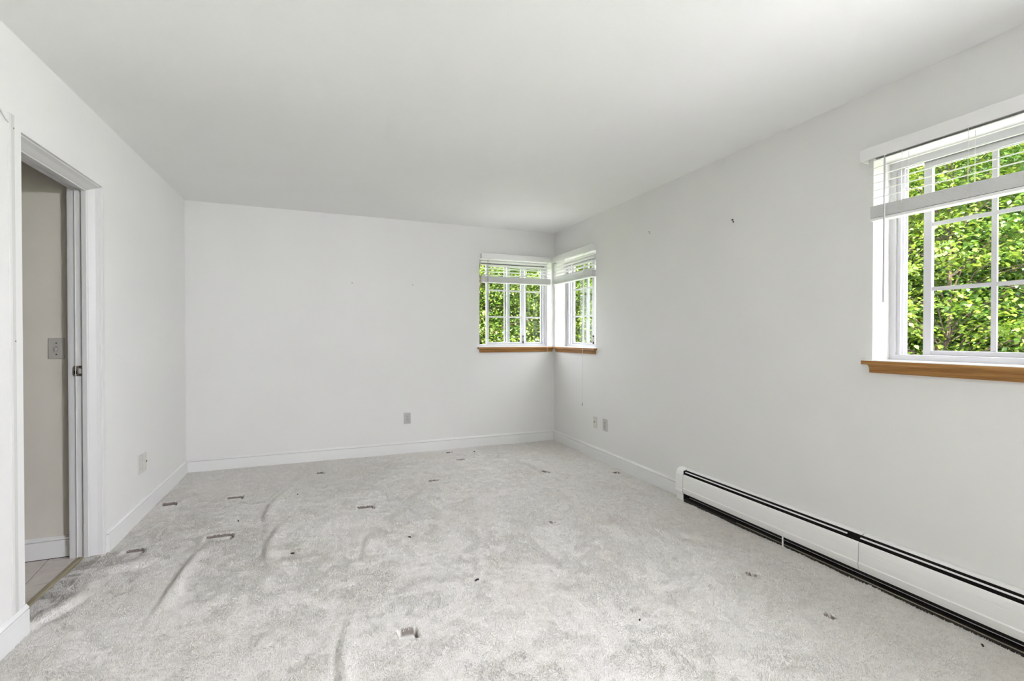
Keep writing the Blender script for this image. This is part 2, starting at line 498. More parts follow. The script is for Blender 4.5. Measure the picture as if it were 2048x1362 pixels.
xs = np.concatenate([[-0.088], np.arange(-0.080, RW + 0.001, 0.0085)]); xs[-1] = RW
ys = np.concatenate([np.linspace(REAR, -4.5, 30)[:-1], np.arange(-4.5, 0.0, 0.0085)])
ys = np.append(ys, 0.0)
exl = [c[0] + c[2] + o for c in DENTS for o in (-0.0085, -0.004, 0.004, 0.0085)]
eyl = [c[1] + c[3] + o for c in DENTS for o in (-0.0085, -0.004, 0.004, 0.0085, 0.012)]
def merge(base, extra):
    base = [b for b in base if min(abs(b - e) for e in extra) > 0.003 or b in (base[0], base[-1])]
    out = sorted(set(base) | {e for e in extra if base[0] < e < base[-1]})
    keep = [out[0]]
    for q in out[1:]:
        if q - keep[-1] > 0.0012: keep.append(q)
    keep[-1] = out[-1]
    return np.array(keep)
xs, ys = merge(xs, exl), merge(ys, eyl)
GX, GY = np.meshgrid(xs, ys)
GZ = carpet_z(GX, GY)
nx, ny = len(xs), len(ys)
co = np.stack([GX, GY, GZ], -1).reshape(-1, 3)
I, J = np.meshgrid(np.arange(nx-1), np.arange(ny-1))
I, J = I.ravel(), J.ravel()
xc, yc = (xs[I]+xs[I+1])/2, (ys[J]+ys[J+1])/2
keep = (xc > 0.0) | ((yc > DY[0]) & (yc < DY[1] - 0.002))
I, J = I[keep], J[keep]
faces = np.stack([J*nx+I, J*nx+I+1, (J+1)*nx+I+1, (J+1)*nx+I], -1)
def np_mesh(name, co, faces, mat, smooth=True):
    me = bpy.data.meshes.new(name)
    k = faces.shape[1]
    me.vertices.add(len(co)); me.vertices.foreach_set('co', np.ascontiguousarray(co, dtype=np.float32).ravel())
    me.loops.add(faces.size); me.loops.foreach_set('vertex_index', np.ascontiguousarray(faces, dtype=np.int32).ravel())
    me.polygons.add(len(faces)); me.polygons.foreach_set('loop_start', np.arange(0, faces.size, k, dtype=np.int32))
    if smooth: me.polygons.foreach_set('use_smooth', np.ones(len(faces), bool))
    me.materials.append(mat)
    me.update(calc_edges=True)
    return me
used, inv = np.unique(faces, return_inverse=True)
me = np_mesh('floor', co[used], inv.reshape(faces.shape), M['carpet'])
dat = me.attributes.new('dirt_shade', 'FLOAT', 'POINT')
dcl = dirt_shade_mask(co[used][:, 0], co[used][:, 1])
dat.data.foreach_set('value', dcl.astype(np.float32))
floor = bpy.data.objects.new('floor', me); C.objects.link(floor)
tag(floor, 'worn pale grey carpet with wrinkles and furniture dents over the whole floor', 'carpet', kind='structure')

# tufted pile standing on the carpet in the part of the room one can see
NT = 470000
px_ = rng.uniform(0.004, RW - 0.004, NT*2); py_ = rng.uniform(-4.35, -0.004, NT*2)
dist = np.hypot(px_ - 1.15, py_ + 5.0)
pr = np.clip((2.6/dist)**1.2, 0.3, 1)
sel = (rng.random(NT*2) < pr) & (trench_mask(px_, py_) < 0.5)
px_, py_ = px_[sel][:NT], py_[sel][:NT]
dist = np.hypot(px_ - 1.15, py_ + 5.0)
exd = rng.random(9000); ex = -0.08 + 0.08*exd; ey = rng.uniform(DY[0]+0.01, DY[1]-0.04, 9000)
px_ = np.concatenate([px_, ex]); py_ = np.concatenate([py_, ey]); dist = np.hypot(px_ - 1.15, py_ + 5.0)
n = len(px_)
pz_ = carpet_z(px_, py_) - 0.002
lean_a = 2*math.pi*(1.3*vnoise(px_, py_, 0.35, 11) + 0.8*vnoise(px_, py_, 0.05, 12)) + rng.normal(0, 0.7, n)
lean = 0.0055*rng.random(n) + 0.002
hgt = rng.uniform(0.005, 0.0095, n)*np.clip(1.25 - 0.17*(dist - 1.8), 0.4, 1.0)*(1 - 0.75*dent_mask(px_, py_))
wid = rng.uniform(0.0022, 0.0036, n)*np.clip(dist/2.4, 0.9, 1.7)
ang = rng.uniform(0, 2*math.pi, n)
base = np.stack([px_, py_, pz_], -1)
tip = base + np.stack([lean*np.cos(lean_a), lean*np.sin(lean_a), hgt], -1)
tv = [base + np.stack([wid*np.cos(ang + k*2.0944), wid*np.sin(ang + k*2.0944), np.zeros(n)], -1) for k in range(3)]
pco = np.stack(tv + [tip], 1).reshape(-1, 3)
b4 = np.arange(n)*4
pf = np.stack([np.stack([b4, b4+1, b4+3], -1), np.stack([b4+1, b4+2, b4+3], -1), np.stack([b4+2, b4, b4+3], -1)], 1).reshape(-1, 3)
pme = np_mesh('carpet_pile', pco, pf, M['pile'], smooth=False)
pile = bpy.data.objects.new('carpet_pile', pme); C.objects.link(pile)
pile.parent = floor
pile['kind'] = 'stuff'; pile['label'] = 'short tufted pile of the pale grey carpet'

# ------------------------------------------------------------------ baseboards
BPROF = [(0, -0.018), (0.014, -0.018), (0.014, 0.094), (0.012, 0.0965)]
CPROF = [(0, 0.0995), (0.013, 0.0995), (0.0135, 0.104), (0.011, 0.109), (0.007, 0.113), (0.0055, 0.118), (0, 0.119)]
def baseboard(name, fn, t0, t1, label):
    root = thing(name, tuple(np.array(fn(0, 0, t0))), label, 'baseboard', kind='structure')
    obj('board', MB().prism(BPROF + [(0, 0.0965)], fn, t0, t1), M['trim'], root)
    obj('groove', MB().prism([(0, 0.096), (0.005, 0.096), (0.005, 0.100), (0, 0.100)], fn, t0, t1), M['greymetal'], root)
    obj('cap_moulding', MB().prism(CPROF, fn, t0, t1), M['trim'], root)
baseboard('baseboard_back', lambda a, b, t: (t, -a, b), 0.0, RW, 'white baseboard with cap moulding along the back wall')
baseboard('baseboard_left', lambda a, b, t: (a, t, b), DY[1] + 0.012, -0.0141, 'white baseboard on the left wall between doorway and back corner')
baseboard('baseboard_left_near', lambda a, b, t: (a, t, b), REAR, DY[0] - 0.001, 'white baseboard on the left wall in front of the doorway')
baseboard('baseboard_right', lambda a, b, t: (RW - a, t, b), -2.150, -0.0141, 'white baseboard on the right wall between corner and heater')

# ------------------------------------------------------------------ windows
def window(name, fn, w, s_in, s_out, label, latch=True, long_axis=0, horn=(0.024, 0.024)):
    """fn(u, v, z): u to the right seen from inside, v outwards. s_in, s_out: (start, end) of inner and outer sash"""
    root = thing(name, fn(0, 0, Z0), label, 'window', kind='structure')
    v0, v1 = 0.130, 0.200
    fr = MB()
    fr.box((0, v0, Z0), (0.027, v1, Z1), fn).box((w - 0.027, v0, Z0), (w, v1, Z1), fn)
    fr.box((0.027, v0, Z0), (w - 0.027, v1, Z0 + 0.026), fn).box((0.027, v0, Z1 - 0.036), (w - 0.027, v1, Z1), fn)
    obj('frame', fr, M['vinyl'], root)
    for a, b in ((0.027, 0.044), (0.0005 + w - 0.046, w - 0.027)):
        for k, (va, vb) in enumerate(((0.140, 0.147), (0.1695, 0.1725), (0.1925, 0.198))):
            obj('track', MB().box((a, va, Z0 + 0.026), (b, vb, Z1 - 0.036), fn), M['vinyl'], root)
    # dark weather strip at the head, behind the frame lip
    obj('weather_strip', MB().box((0.030, 0.139, Z1 - 0.043), (w - 0.030, 0.145, Z1 - 0.036), fn), M['darkmetal'], root)
    def sash(nm, a, b, va, vb, wl, wr):
        zb, zt = Z0 + 0.028, Z1 - 0.040
        gb, gt = Z0 + 0.050, Z1 - 0.070
        s = MB()
        s.box((a, va, zb), (a + wl, vb, zt), fn).box((b - wr, va, zb), (b, vb, zt), fn)
        s.box((a + wl, va, zb), (b - wr, vb, gb), fn).box((a + wl, va, gt), (b - wr, vb, zt), fn)
        so = obj(nm, s, M['vinyl'], root, bevel=0.002)
        vm = (va + vb)/2
        g0, g1 = a + wl, b - wr
        um = (g0 + g1)/2; z1_, z2_ = 1.450, 1.757
        obj('muntin', MB().box((um - 0.0095, vm - 0.005, gb), (um + 0.0095, vm + 0.005, gt), fn), M['vinyl'], so)
        for zz in (z1_, z2_):
            for ua, ub in ((g0, um - 0.0096), (um + 0.0096, g1)):
                obj('muntin', MB().box((ua, vm - 0.0048, zz - 0.009), (ub, vm + 0.0048, zz + 0.009), fn), M['vinyl'], so)
        zr = [gb, z1_ - 0.009, z1_ + 0.009, z2_ - 0.009, z2_ + 0.009, gt]
        for ua, ub in ((g0, um - 0.0095), (um + 0.0095, g1)):
            for k in range(3):
                obj('pane', MB().box((ua, vm - 0.0015, zr[2*k]), (ub, vm + 0.0015, zr[2*k+1]), fn), M['glass'], so)
        return so, va
    so, va = sash('inner_sash', s_in[0], s_in[1], 0.1475, 0.1690, 0.033, 0.046)
    sash('outer_sash', s_out[0], s_out[1], 0.1730, 0.1920, 0.036, 0.033)
    if latch:
        ul = s_in[1] - 0.016
        lt = MB().box((ul - 0.007, va - 0.010, Z0 + 0.035), (ul + 0.007, va, Z0 + 0.060), fn).box((ul - 0.006, va - 0.012, Z0 + 0.108), (ul + 0.006, va, Z0 + 0.128), fn)
        lo = obj('latch', lt, M['black'], root, bevel=0.002)
        obj('lever', MB().box((ul - 0.004, va - 0.014, Z0 + 0.058), (ul + 0.004, va - 0.004, Z0 + 0.112), fn), M['greymetal'], lo)
    # stool: white ledge and top, sky glare painted in, oak nosing with horns, oak apron
    obj('ledge', MB().box((0, 0.0, Z0 - 0.012), (w, v0, Z0), fn), M['ledge'], root)
    obj('stool_sheen', MB().box((-horn[0], -0.040, Z0 - 0.003), (w + horn[1], 0.0, Z0), fn), M['ledge'], root)
    ns = obj('nosing', MB().box((-horn[0], -0.041, Z0 - 0.022), (w + horn[1], -0.0005, Z0 - 0.003), fn), M['oak'], root, bevel=0.0015)
    set_grain(ns, long_axis)
    ap = [(-0.0005, Z0 - 0.062), (-0.013, Z0 - 0.062), (-0.014, Z0 - 0.045), (-0.017, Z0 - 0.034), (-0.026, Z0 - 0.025), (-0.030, Z0 - 0.022), (-0.0005, Z0 - 0.022)]
    hr = [max(0.0, h - 0.024) - (0.020 if h < 0.01 else 0) for h in horn]
    ao = obj('apron', MB().prism(ap, lambda a, b, t: fn(t, a, b), -hr[0], w + hr[1]), M['oak'], root)
    set_grain(ao, long_axis)
    return root

fB = lambda u, v, z: (BW[0] + u, v, z)
fS = lambda u, v, z: (RW + v, SW[0] - u, z)
fG = lambda u, v, z: (RW + v, GW[0] - u, z)
wB, wS, wG = BW[1]-BW[0], SW[0]-SW[1], GW[0]-GW[1]
window('window_1', fB, wB, (0.128, 0.605), (0.395, wB - 0.028), 'white sliding corner window on the back wall with oak sill', horn=(0.022, RW - BW[1] - 0.003))
window('window_2', fS, wS, (0.117, 0.600), (0.39, wS - 0.028), 'narrow-looking white sliding corner window on the right wall', long_axis=1, horn=(-SW[0] - 0.062 + 0.020, 0.022))
window('window_3', fG, wG, (0.136, 0.660), (0.53, wG - 0.028), 'large white sliding window at the right edge with oak sill', long_axis=1, horn=(0.030, 0.030))
# patio door behind the camera, added to let in more daylight
fP = lambda u, v, z: (RW + v, PD[0] - u, z)
pw = PD[0] - PD[1]
pdr = thing('added_door_2', fP(0, 0, 0), 'added white glazed patio door, unseen daylight opening behind the viewpoint', 'door', kind='structure')
f_ = MB()
for a, b in ((0, 0.06), (pw/2 - 0.04, pw/2 + 0.04), (pw - 0.06, pw)): f_.box((a, 0.10, 0.02), (b, 0.17, 2.08), fP)
f_.box((0.06, 0.10, 0.02), (pw - 0.06, 0.17, 0.10), fP).box((0.06, 0.10, 2.0), (pw - 0.06, 0.17, 2.08), fP)
obj('frame', f_, M['vinyl'], pdr)
for a, b in ((0.06, pw/2 - 0.04), (pw/2 + 0.04, pw - 0.06)):
    obj('pane', MB().box((a, 0.134, 0.10), (b, 0.137, 2.0), fP), M['glass'], pdr)

# ------------------------------------------------------------------ blinds
def slat_mesh(length):
    """curved 50 mm slat, centred; x along, y depth, z up"""
    me = bpy.data.meshes.new('slat'); n = 4; V = []; F = []
    for s in (0, 1):
        for k in range(n + 1):
            t = k/n - 0.5
            z = 0.0022*(1 - 4*t*t)
            V += [(-length/2 if s == 0 else length/2, t*0.050, z), (-length/2 if s == 0 else length/2, t*0.050, z + 0.0022)]
    m = 2*(n + 1)
    for k in range(n):
        a = 2*k
        F += [(a, a+2, m+a+2, m+a), (a+1, m+a+1, m+a+3, a+3), (a, a+1, a+3, a+2), (m+a, m+a+2, m+a+3, m+a+1)]
    F += [(0, m, m+1, 1), (m-2, m-1, 2*m-1, 2*m-2)]
    me.from_pydata(V, [], F); fix_normals(me); me.materials.append(M['slat'])
    return me

def blind(fn, rotz, u0, u1, vt, zs_free, tilt, stack_top, n_stack, ladders, wand, cord, label, val=(0, 0), valmat='slat'):
    """fn(u, v, z) as for windows, v negative = into the room; vt = depth of the slat centre line"""
    root = thing('window_blind', fn((u0+u1)/2, vt, stack_top), label, 'blind', 'white horizontal blinds pulled up over the windows')
    rl = wloc(root)
    um = (u0 + u1)/2; L = u1 - u0
    vz0, vz1 = 2.083, 2.143
    va, vb = u0 + val[0], u1 + val[1]
    vf = vt - 0.036
    vp = MB().box((va, vf, vz0), (vb, vf + 0.007, vz1), fn).box((va, vf + 0.007, vz0), (va + 0.007, -0.0005, vz1), fn).box((vb - 0.007, vf + 0.007, vz0), (vb, -0.0005, vz1), fn)
    obj('valance', vp, M[valmat], root, bevel=0.0025)
    obj('headrail', MB().box((u0 + 0.012, vf + 0.010, vz0 + 0.004), (u1 - 0.012, -0.001, vz1 - 0.006), fn), M['slat'], root)
    sm = slat_mesh(L)
    def put(z, ti):
        o = bpy.data.objects.new('slat', sm); C.objects.link(o); o.parent = root
        o.location = tuple(np.array(fn(um, vt, z)) - rl)
        o.rotation_euler = (ti, 0, rotz)
    for z in zs_free: put(z, tilt)
    for k in range(n_stack): put(stack_top - 0.0032*(k + 1), 0.0)
    zb = stack_top - 0.0032*n_stack - 0.002
    obj('bottom_rail', MB().box((u0, vt - 0.025, zb - 0.013), (u1, vt + 0.025, zb), fn), M['slat'], root, bevel=0.003)
    for ul in ladders:
        for dv in (-0.0255, 0.0255):
            obj('ladder_cord', MB().tube([fn(ul, vt + dv, vz0 + 0.01), fn(ul, vt + dv, zb - 0.006)], 0.0011, 5), M['cord'], root)
        tp = MB()
        for k in range(5):   # loops of slack ladder string gathered on the stack
            zz = stack_top - 0.010*k - 0.004
            tp.tube([fn(ul - 0.014, vt - 0.027, zz), fn(ul, vt - 0.030, zz - 0.005), fn(ul + 0.014, vt - 0.027, zz - 0.001)], 0.0009, 4)
        obj('slack_string', tp, M['cord'], root)
    if wand:
        uw, z_end = wand
        wo = obj('wand', MB().tube([fn(uw, vf - 0.006, vz0 - 0.012), fn(uw, vf - 0.009, z_end)], 0.0042, 6), M['wand'], root)
        obj('hook', MB().tube([fn(uw, vf + 0.006, vz0 + 0.001), fn(uw, vf - 0.006, vz0 - 0.004), fn(uw, vf - 0.006, vz0 - 0.014)], 0.0022, 5), M['slat'], wo)
    for (uc, z_end, tm) in cord:
        lc = obj('lift_cord', MB().tube([fn(uc, vf + 0.003, vz0 + 0.002), fn(uc, vf - 0.012, Z0 + 0.25), fn(uc, vf - 0.013, z_end)], 0.0015, 5), M['cord'], root)
        obj('tassel', MB().disc(lambda a, b, d: fn(uc + a, vf - 0.013 + b, z_end + d), 0.007, -0.028, 0.0, 8, 0.0035), M[tm], lc, smooth=False)
    return root

blind(fB, 0.0, 0.016, wB - 0.030, -0.030, [2.052 - 0.0365*k for k in range(5)], math.radians(-4), 1.892, 18,
      (0.14, 0.72), (0.076, 1.46), ((0.795, 1.235, 'cord'), (0.800, 1.045, 'cord')),
      'short white blind over the back-wall half of the corner window', val=(-0.008, -0.005))
blind(fS, -math.pi/2, 0.030, wS + 0.008, -0.030, [2.052 - 0.0365*k for k in range(5)], math.radians(-4), 1.892, 18,
      (0.30, 0.72), (0.055, 1.40), ((0.735, 0.545, 'plategrey'),),
      'short white blind over the right-wall half of the corner window', val=(0.0, 0.004))
blind(fG, -math.pi/2, 0.016, wG - 0.016, -0.032, [2.079 - 0.0365*k for k in range(6)], math.radians(13), 1.857, 18,
      (0.155, 0.395, 0.90), (0.092, 1.385), ((0.97, 0.9, 'cord'),),
      'long white blind pulled halfway up over the large right-hand window', val=(-0.040, 0.040), valmat='wall')

# ------------------------------------------------------------------ doorway to the bathroom (door_1: frame without its leaf)
droot = thing('door_1', (0, (DY[0]+DY[1])/2, 0), 'white stepped door frame of the narrow doorway on the left', 'door frame', kind='structure')
# outline in (depth x, inset d from the wall opening)
JP = [(-0.013, 0.0), (-0.013, 0.006), (-0.020, 0.0085), (-0.032, 0.0135), (-0.046, 0.022), (-0.058, 0.029), (-0.063, 0.031), (-0.066, 0.036),
      (-0.086, 0.036), (-0.086, 0.024), (-0.117, 0.024), (-0.117, 0.030), (-0.119, 0.030), (-0.119, 0.024), (-LT - 0.012, 0.024), (-LT - 0.012, 0.0)]
jf = obj('jamb', MB().prism(JP, lambda a, d, t: (a, DY[1] - d, t), 0.0, DZ - 0.0), M['doortrim'], droot)
obj('jamb', MB().prism(JP, lambda a, d, t: (a, DY[0] + d, t), 0.0, DZ), M['doortrim'], droot)
obj('head', MB().prism(JP, lambda a, d, t: (a, t, DZ - d), DY[0] + 0.0001, DY[1] - 0.0001), M['doortrim'], droot)
# bathroom-side casing
bc = MB().box((-LT - 0.018, DY[1] - 0.022, 0), (-LT - 0.0005, DY[1] + 0.020, DZ + 0.05)).box((-LT - 0.018, DY[0] - 0.05, 0), (-LT - 0.0005, DY[0] + 0.022, DZ + 0.05))
bc.box((-LT - 0.018, DY[0] + 0.022, DZ - 0.022), (-LT - 0.0005, DY[1] - 0.022, DZ + 0.05))
obj('casing', bc, M['doortrim'], droot)
# strike plate on the far jamb
yj = DY[1] - 0.024
sp = obj('strike_plate', MB().prism([(-0.126, 1.005), (-0.088, 1.005), (-0.088, 1.062), (-0.126, 1.062), (-0.132, 1.050), (-0.132, 1.014)],
         lambda a, b, t: (a, t, b), yj - 0.0022, yj - 0.0002), M['brass'], droot)
obj('latch_hole', MB().box((-0.126, yj - 0.0030, 1.017), (-0.112, yj - 0.0022, 1.036)), M['black'], sp)
obj('strike_cup', MB().box((-0.106, yj - 0.0030, 1.020), (-0.092, yj - 0.0022, 1.046)), M['plate'], sp)
for zz in (1.011, 1.056):
    obj('screw', MB().disc(lambda a, b, d: (-0.100 + a, yj - d, zz + b), 0.0035, 0.0022, 0.0032, 8), M['black'], sp)

# ------------------------------------------------------------------ bathroom beyond
BX0, BY0, BY1 = -1.75, -3.6, -1.650
for nm, a, b, mt, lb, ct in (
    ('wall_bathroom_far', (BX0, BY1, -0.05), (-LT - 0.0005, BY1 + 0.10, RH), 'bathwall', 'beige bathroom wall seen through the doorway', 'wall'),
    ('wall_bathroom_side', (BX0 - 0.10, BY0 - 0.1, -0.05), (BX0, BY1 + 0.10, RH), 'bathwall', 'beige bathroom side wall out of sight beyond the doorway', 'wall'),
    ('wall_bathroom_near', (BX0, BY0 - 0.10, -0.05), (-LT - 0.0005, BY0, RH), 'bathwall', 'beige bathroom near wall hidden by the left wall', 'wall'),
    ('ceiling_bathroom', (BX0 - 0.1, BY0 - 0.1, RH), (-LT - 0.0005, BY1 + 0.10, RH + 0.1), 'ceiling', 'white bathroom ceiling beyond the doorway', 'ceiling')):
    tag(obj(nm, MB().box(a, b), M[mt]), lb, ct, kind='structure')
baseboard('baseboard_bathroom', lambda a, b, t: (t, BY1 - a, b), BX0, -LT - 0.02, 'white baseboard along the beige bathroom wall')
bf = thing('floor_bathroom', (-0.6, -2.4, 0), 'pinkish beige tile floor of the bathroom', 'floor', kind='structure')
obj('floor_gap', MB().box((BX0, BY1 - 0.0146, -0.006), (-LT - 0.02, BY1 - 0.013, 0.003)), M['darkmetal'], bf)
obj('grout_bed', MB().box((BX0, BY0, -0.05), (-0.115, BY1, -0.007)), M['grout'], bf)
TS = 0.150; TA = math.radians(7)
def clip_poly(poly, x0, x1, y0, y1):
    for ax, lim, sgn in ((0, x0, 1), (0, x1, -1), (1, y0, 1), (1, y1, -1)):
        out = []
        for i in range(len(poly)):
            p, q = poly[i], poly[(i+1) % len(poly)]
            ip, iq = sgn*(p[ax]-lim) >= 0, sgn*(q[ax]-lim) >= 0
            if ip: out.append(p)
            if ip != iq:
                t = (lim - p[ax])/(q[ax] - p[ax]); out.append((p[0] + t*(q[0]-p[0]), p[1] + t*(q[1]-p[1])))
        poly = out
        if len(poly) < 3: return []
    return poly
for i in range(-9, 9):
    for j in range(-9, 9):
        h = TS/2 - 0.0022
        cx0, cy0 = i*TS, j*TS
        pl = []
        for a, b in ((-h, -h), (h, -h), (h, h), (-h, h)):
            X, Yv = cx0 + a, cy0 + b
            pl.append((-0.30 + X*math.cos(TA) - Yv*math.sin(TA), -1.93 + X*math.sin(TA) + Yv*math.cos(TA)))
        if max(p[0] for p in pl) < -0.95 or min(p[1] for p in pl) < -2.9: continue
        pl = clip_poly(pl, BX0 + 0.005, -0.118, BY0 + 0.005, BY1 - 0.016)
        if len(pl) >= 3:
            obj('tile', MB().prism(pl, lambda a, b, t: (a, b, t), -0.0068, 0.0), M['tile'], bf)
tag(obj('trim_1', MB().prism([(-0.118, -0.012), (-0.088, -0.012), (-0.088, 0.002), (-0.094, 0.007), (-0.110, 0.008), (-0.118, 0.002)],
    lambda a, b, t: (a, t, b), DY[0] + 0.037, DY[1] - 0.037), M['threshold']), 'brown metal threshold strip between carpet and tile', 'threshold', kind='structure')

# ------------------------------------------------------------------ wall plates
def plate(name, fn, label, cat, kind, w=0.070, h=0.115, mt='plate', group=None):
    """fn(a, d, b): a sideways, d out from the wall, b up, from the plate centre"""
    root = thing(name, fn(0, 0, 0), label, cat, group)
    obj('cover_plate', MB().box((-w/2, 0.0003, -h/2), (w/2, 0.0055, h/2), fn), M[mt], root, bevel=0.002)
    def screw(b, a=0): obj('screw', MB().disc(lambda p, q, d: fn(a + p, d, b + q), 0.0032, 0.0055, 0.0064, 8), M['greymetal'], root)
    if kind == 'duplex':
        screw(0)
        for s in (-1, 1):
            ro = obj('receptacle', MB().disc(lambda p, q, d: fn(p, d, s*0.0195 + q*0.82), 0.0165, 0.0055, 0.0075, 14), M[mt], root)
            for a in (-0.0065, 0.0065):
                obj('slot', MB().box((a - 0.0013, 0.0075, s*0.0195 + 0.001), (a + 0.0013, 0.0080, s*0.0195 + 0.0095), fn), M['black'], ro)
            obj('slot', MB().disc(lambda p, q, d: fn(p, d, s*0.0195 - 0.007 + q), 0.0026, 0.0075, 0.0080, 8), M['black'], ro)
    elif kind == 'jack':
        screw(0.042); screw(-0.042)
        jo = obj('jack', MB().disc(lambda p, q, d: fn(p, d, 0.006 + q), 0.0065, 0.0055, 0.012, 8), M['ivory'], root)
        obj('socket', MB().disc(lambda p, q, d: fn(p, d, 0.006 + q), 0.0050, 0.012, 0.0150, 8), M['black'], jo)
    elif kind == 'blank':
        screw(0.030); screw(-0.030)
    elif kind == 'switch':
        for b in (0.030, -0.032):
            obj('screw', MB().disc(lambda p, q, d: fn(p, d, b + q), 0.0034, 0.0055, 0.0064, 8), M['black'], root)
        obj('slot', MB().box((-0.005, 0.0055, -0.013), (0.005, 0.0060, 0.013), fn), M['greymetal'], root)
        obj('toggle', MB().prism([(0.006, -0.006), (0.017, -0.011), (0.017, -0.004), (0.006, 0.006)], lambda d, b, t: fn(t, d, b), -0.004, 0.004), M['plate'], root)
    return root
onB = lambda x, z: (lambda a, d, b: (x + a, -d, z + b))
onR = lambda y, z: (lambda a, d, b: (RW - d, y - a, z + b))
onL = lambda y, z: (lambda a, d, b: (d, y + a, z + b))
plate('wall_outlet', onB(1.962, 0.364), 'grey duplex wall outlet low on the back wall', 'outlet', 'duplex')
plate('cable_jack', onR(-0.918, 0.360), 'ivory jack plate on the right wall nearer the corner', 'wall plate', 'jack', mt='ivory')
plate('wall_outlet', onR(-1.097, 0.362), 'grey duplex wall outlet low on the right wall', 'outlet', 'duplex', w=0.075)
plate('blank_plate', onL(-1.143, 0.363), 'pale blank wall plate on the left wall, nearer the doorway', 'wall plate', 'blank', w=0.078, h=0.128, mt='strip')
plate('cable_jack', onL(-1.058, 0.360), 'pale jack plate with black socket on the left wall', 'wall plate', 'jack', w=0.066, h=0.128, mt='ivory')
plate('light_switch', lambda a, d, b: (-0.220 + a, BY1 - d, 1.157 + b), 'grey toggle light switch on the beige bathroom wall', 'light switch', 'switch', mt='plategrey')

# vertical cover strip with thin cable at the left edge
st = thing('cable_cover_strip', (0.0, -2.526, 0.119), 'narrow pale vertical strip on the wall left of the doorway', 'cover strip')
obj('cover', MB().prism([(0.0004, -2.543), (0.004, -2.541), (0.007, -2.533), (0.007, -2.512), (0.0004, -2.510)], lambda a, b, t: (a, b, t), 0.1195, 2.105), M['strip'], st)
for zz in (2.052, 1.205):
    obj('screw', MB().disc(lambda p, q, d: (d, -2.517 + p, zz + q), 0.0035, 0.0068, 0.0082, 8), M['greymetal'], st)
cc = MB().tube([(0.004, -2.542, 2.066), (0.004, -2.56, 2.072), (0.004, -2.60, 2.098), (0.004, -2.68, 2.12), (0.004, -2.9, 2.125)], 0.0022, 6)
tag(obj('wall_cable', cc, M['strip']), 'thin pale cable curving off the top of the vertical strip', 'cable')

# nails left in the walls
def nail(fn, label, r=0.0045, two=False):
    mb = MB().disc(lambda p, q, d: fn(p, d, q), 0.0016, 0.0003, 0.010, 6)
    mb.disc(lambda p, q, d: fn(p, d, q), r, 0.010, 0.0115, 8)
    if two: mb.disc(lambda p, q, d: fn(p, d, q - 0.012), r*0.9, 0.0003, 0.003, 8)
    tag(obj('nail', mb, M['darkmetal']), label, 'nail', 'nails left in the walls')
nail(onB(1.415, 1.761), 'small dark nail in the middle of the back wall', 0.0045)
nail(onB(2.019, 1.765), 'small dark nail in the back wall, nearer the corner window', 0.0045)
nail(onR(-1.766, 2.096), 'small dark nail high on the right wall, nearer the corner', 0.004, True)
nail(onR(-2.630, 1.998), 'dark screw anchor high on the right wall, nearer the large window', 0.006, True)

# ------------------------------------------------------------------ baseboard heater
HY0, HY1 = -2.235, -5.0
hr = thing('baseboard_heater', (RW - 0.03, -3.4, 0.0), 'long cream metal baseboard heater along the right wall', 'heater')
fH = lambda d, z, t: (RW - d, t, z)
def sheet(prof, th=0.0015):
    """open profile -> thin closed outline"""
    p = np.array(prof, float); n = len(p); nr = []
    for i in range(n):
        t = p[min(i+1, n-1)] - p[max(i-1, 0)]; t /= np.linalg.norm(t)
        nr.append((-t[1], t[0]))
    return [tuple(q) for q in p] + [tuple(p[i] - np.array(nr[i])*th) for i in range(n-1, -1, -1)]
cover = [(0.0006, 0.236), (0.016, 0.2365), (0.025, 0.2355), (0.0310, 0.2325), (0.0335, 0.2285)]
seam1, seam2 = -2.968, -3.470
for a, b in ((HY0 - 0.0045, seam1 + 0.0008), (seam1 - 0.0008, seam2 + 0.0015), (seam2 - 0.0015, HY1)):
    obj('top_cover', MB().prism(sheet(cover), fH, a, b), M['enamel'], hr)
obj('back_plate', MB().box((RW - 0.004, HY1, 0.02), (RW - 0.0007, HY0, 0.232)), M['darkmetal'], hr)
for a, b in ((HY0 - 0.006, -3.405), (-3.468, HY1)):
    obj('damper', MB().prism(sheet([(0.0445, 0.2200), (0.0500, 0.2145)], 0.0012), fH, a, b), M['trim'], hr)
panel = [(0.0575, 0.2005), (0.0615, 0.1975), (0.0640, 0.190), (0.0655, 0.172), (0.0655, 0.159), (0.0640, 0.1572), (0.0655, 0.155), (0.0660, 0.125), (0.0655, 0.102), (0.0690, 0.0995), (0.0700, 0.097), (0.0660, 0.078), (0.0600, 0.060), (0.052, 0.057)]
for a, b in ((HY0 - 0.0045, seam2 + 0.0012), (seam2 - 0.0012, HY1)):
    obj('front_panel', MB().prism(sheet(panel), fH, a, b), M['enamel'], hr)
obj('heating_element', MB().box((RW - 0.048, HY1, 0.075), (RW - 0.006, HY0 - 0.02, 0.150)), M['darkmetal'], hr)
obj('base_shade', MB().box((RW - 0.060, HY1, 0.0), (RW - 0.0045, HY0 - 0.004, 0.016)), M['darkmetal'], hr)  # near-black slab painting in the shade under the heater
obj('tray_lip', MB().prism(sheet([(0.0608, 0.0175), (0.0612, 0.0200), (0.0590, 0.0205)], 0.0008), fH, HY1, -2.72), M['greymetal'], hr)
obj('support_foot', MB().box((RW - 0.066, -3.058, 0.0), (RW - 0.0625, -3.050, 0.066)), M['enamel'], hr)
obj('slot_shade', MB().box((RW - 0.060, HY0 - 0.003, 0.0165), (RW - 0.0045, HY0 - 0.0015, 0.229)), M['darkmetal'], hr)  # painted shade: dark sheet over the end cap's inner side
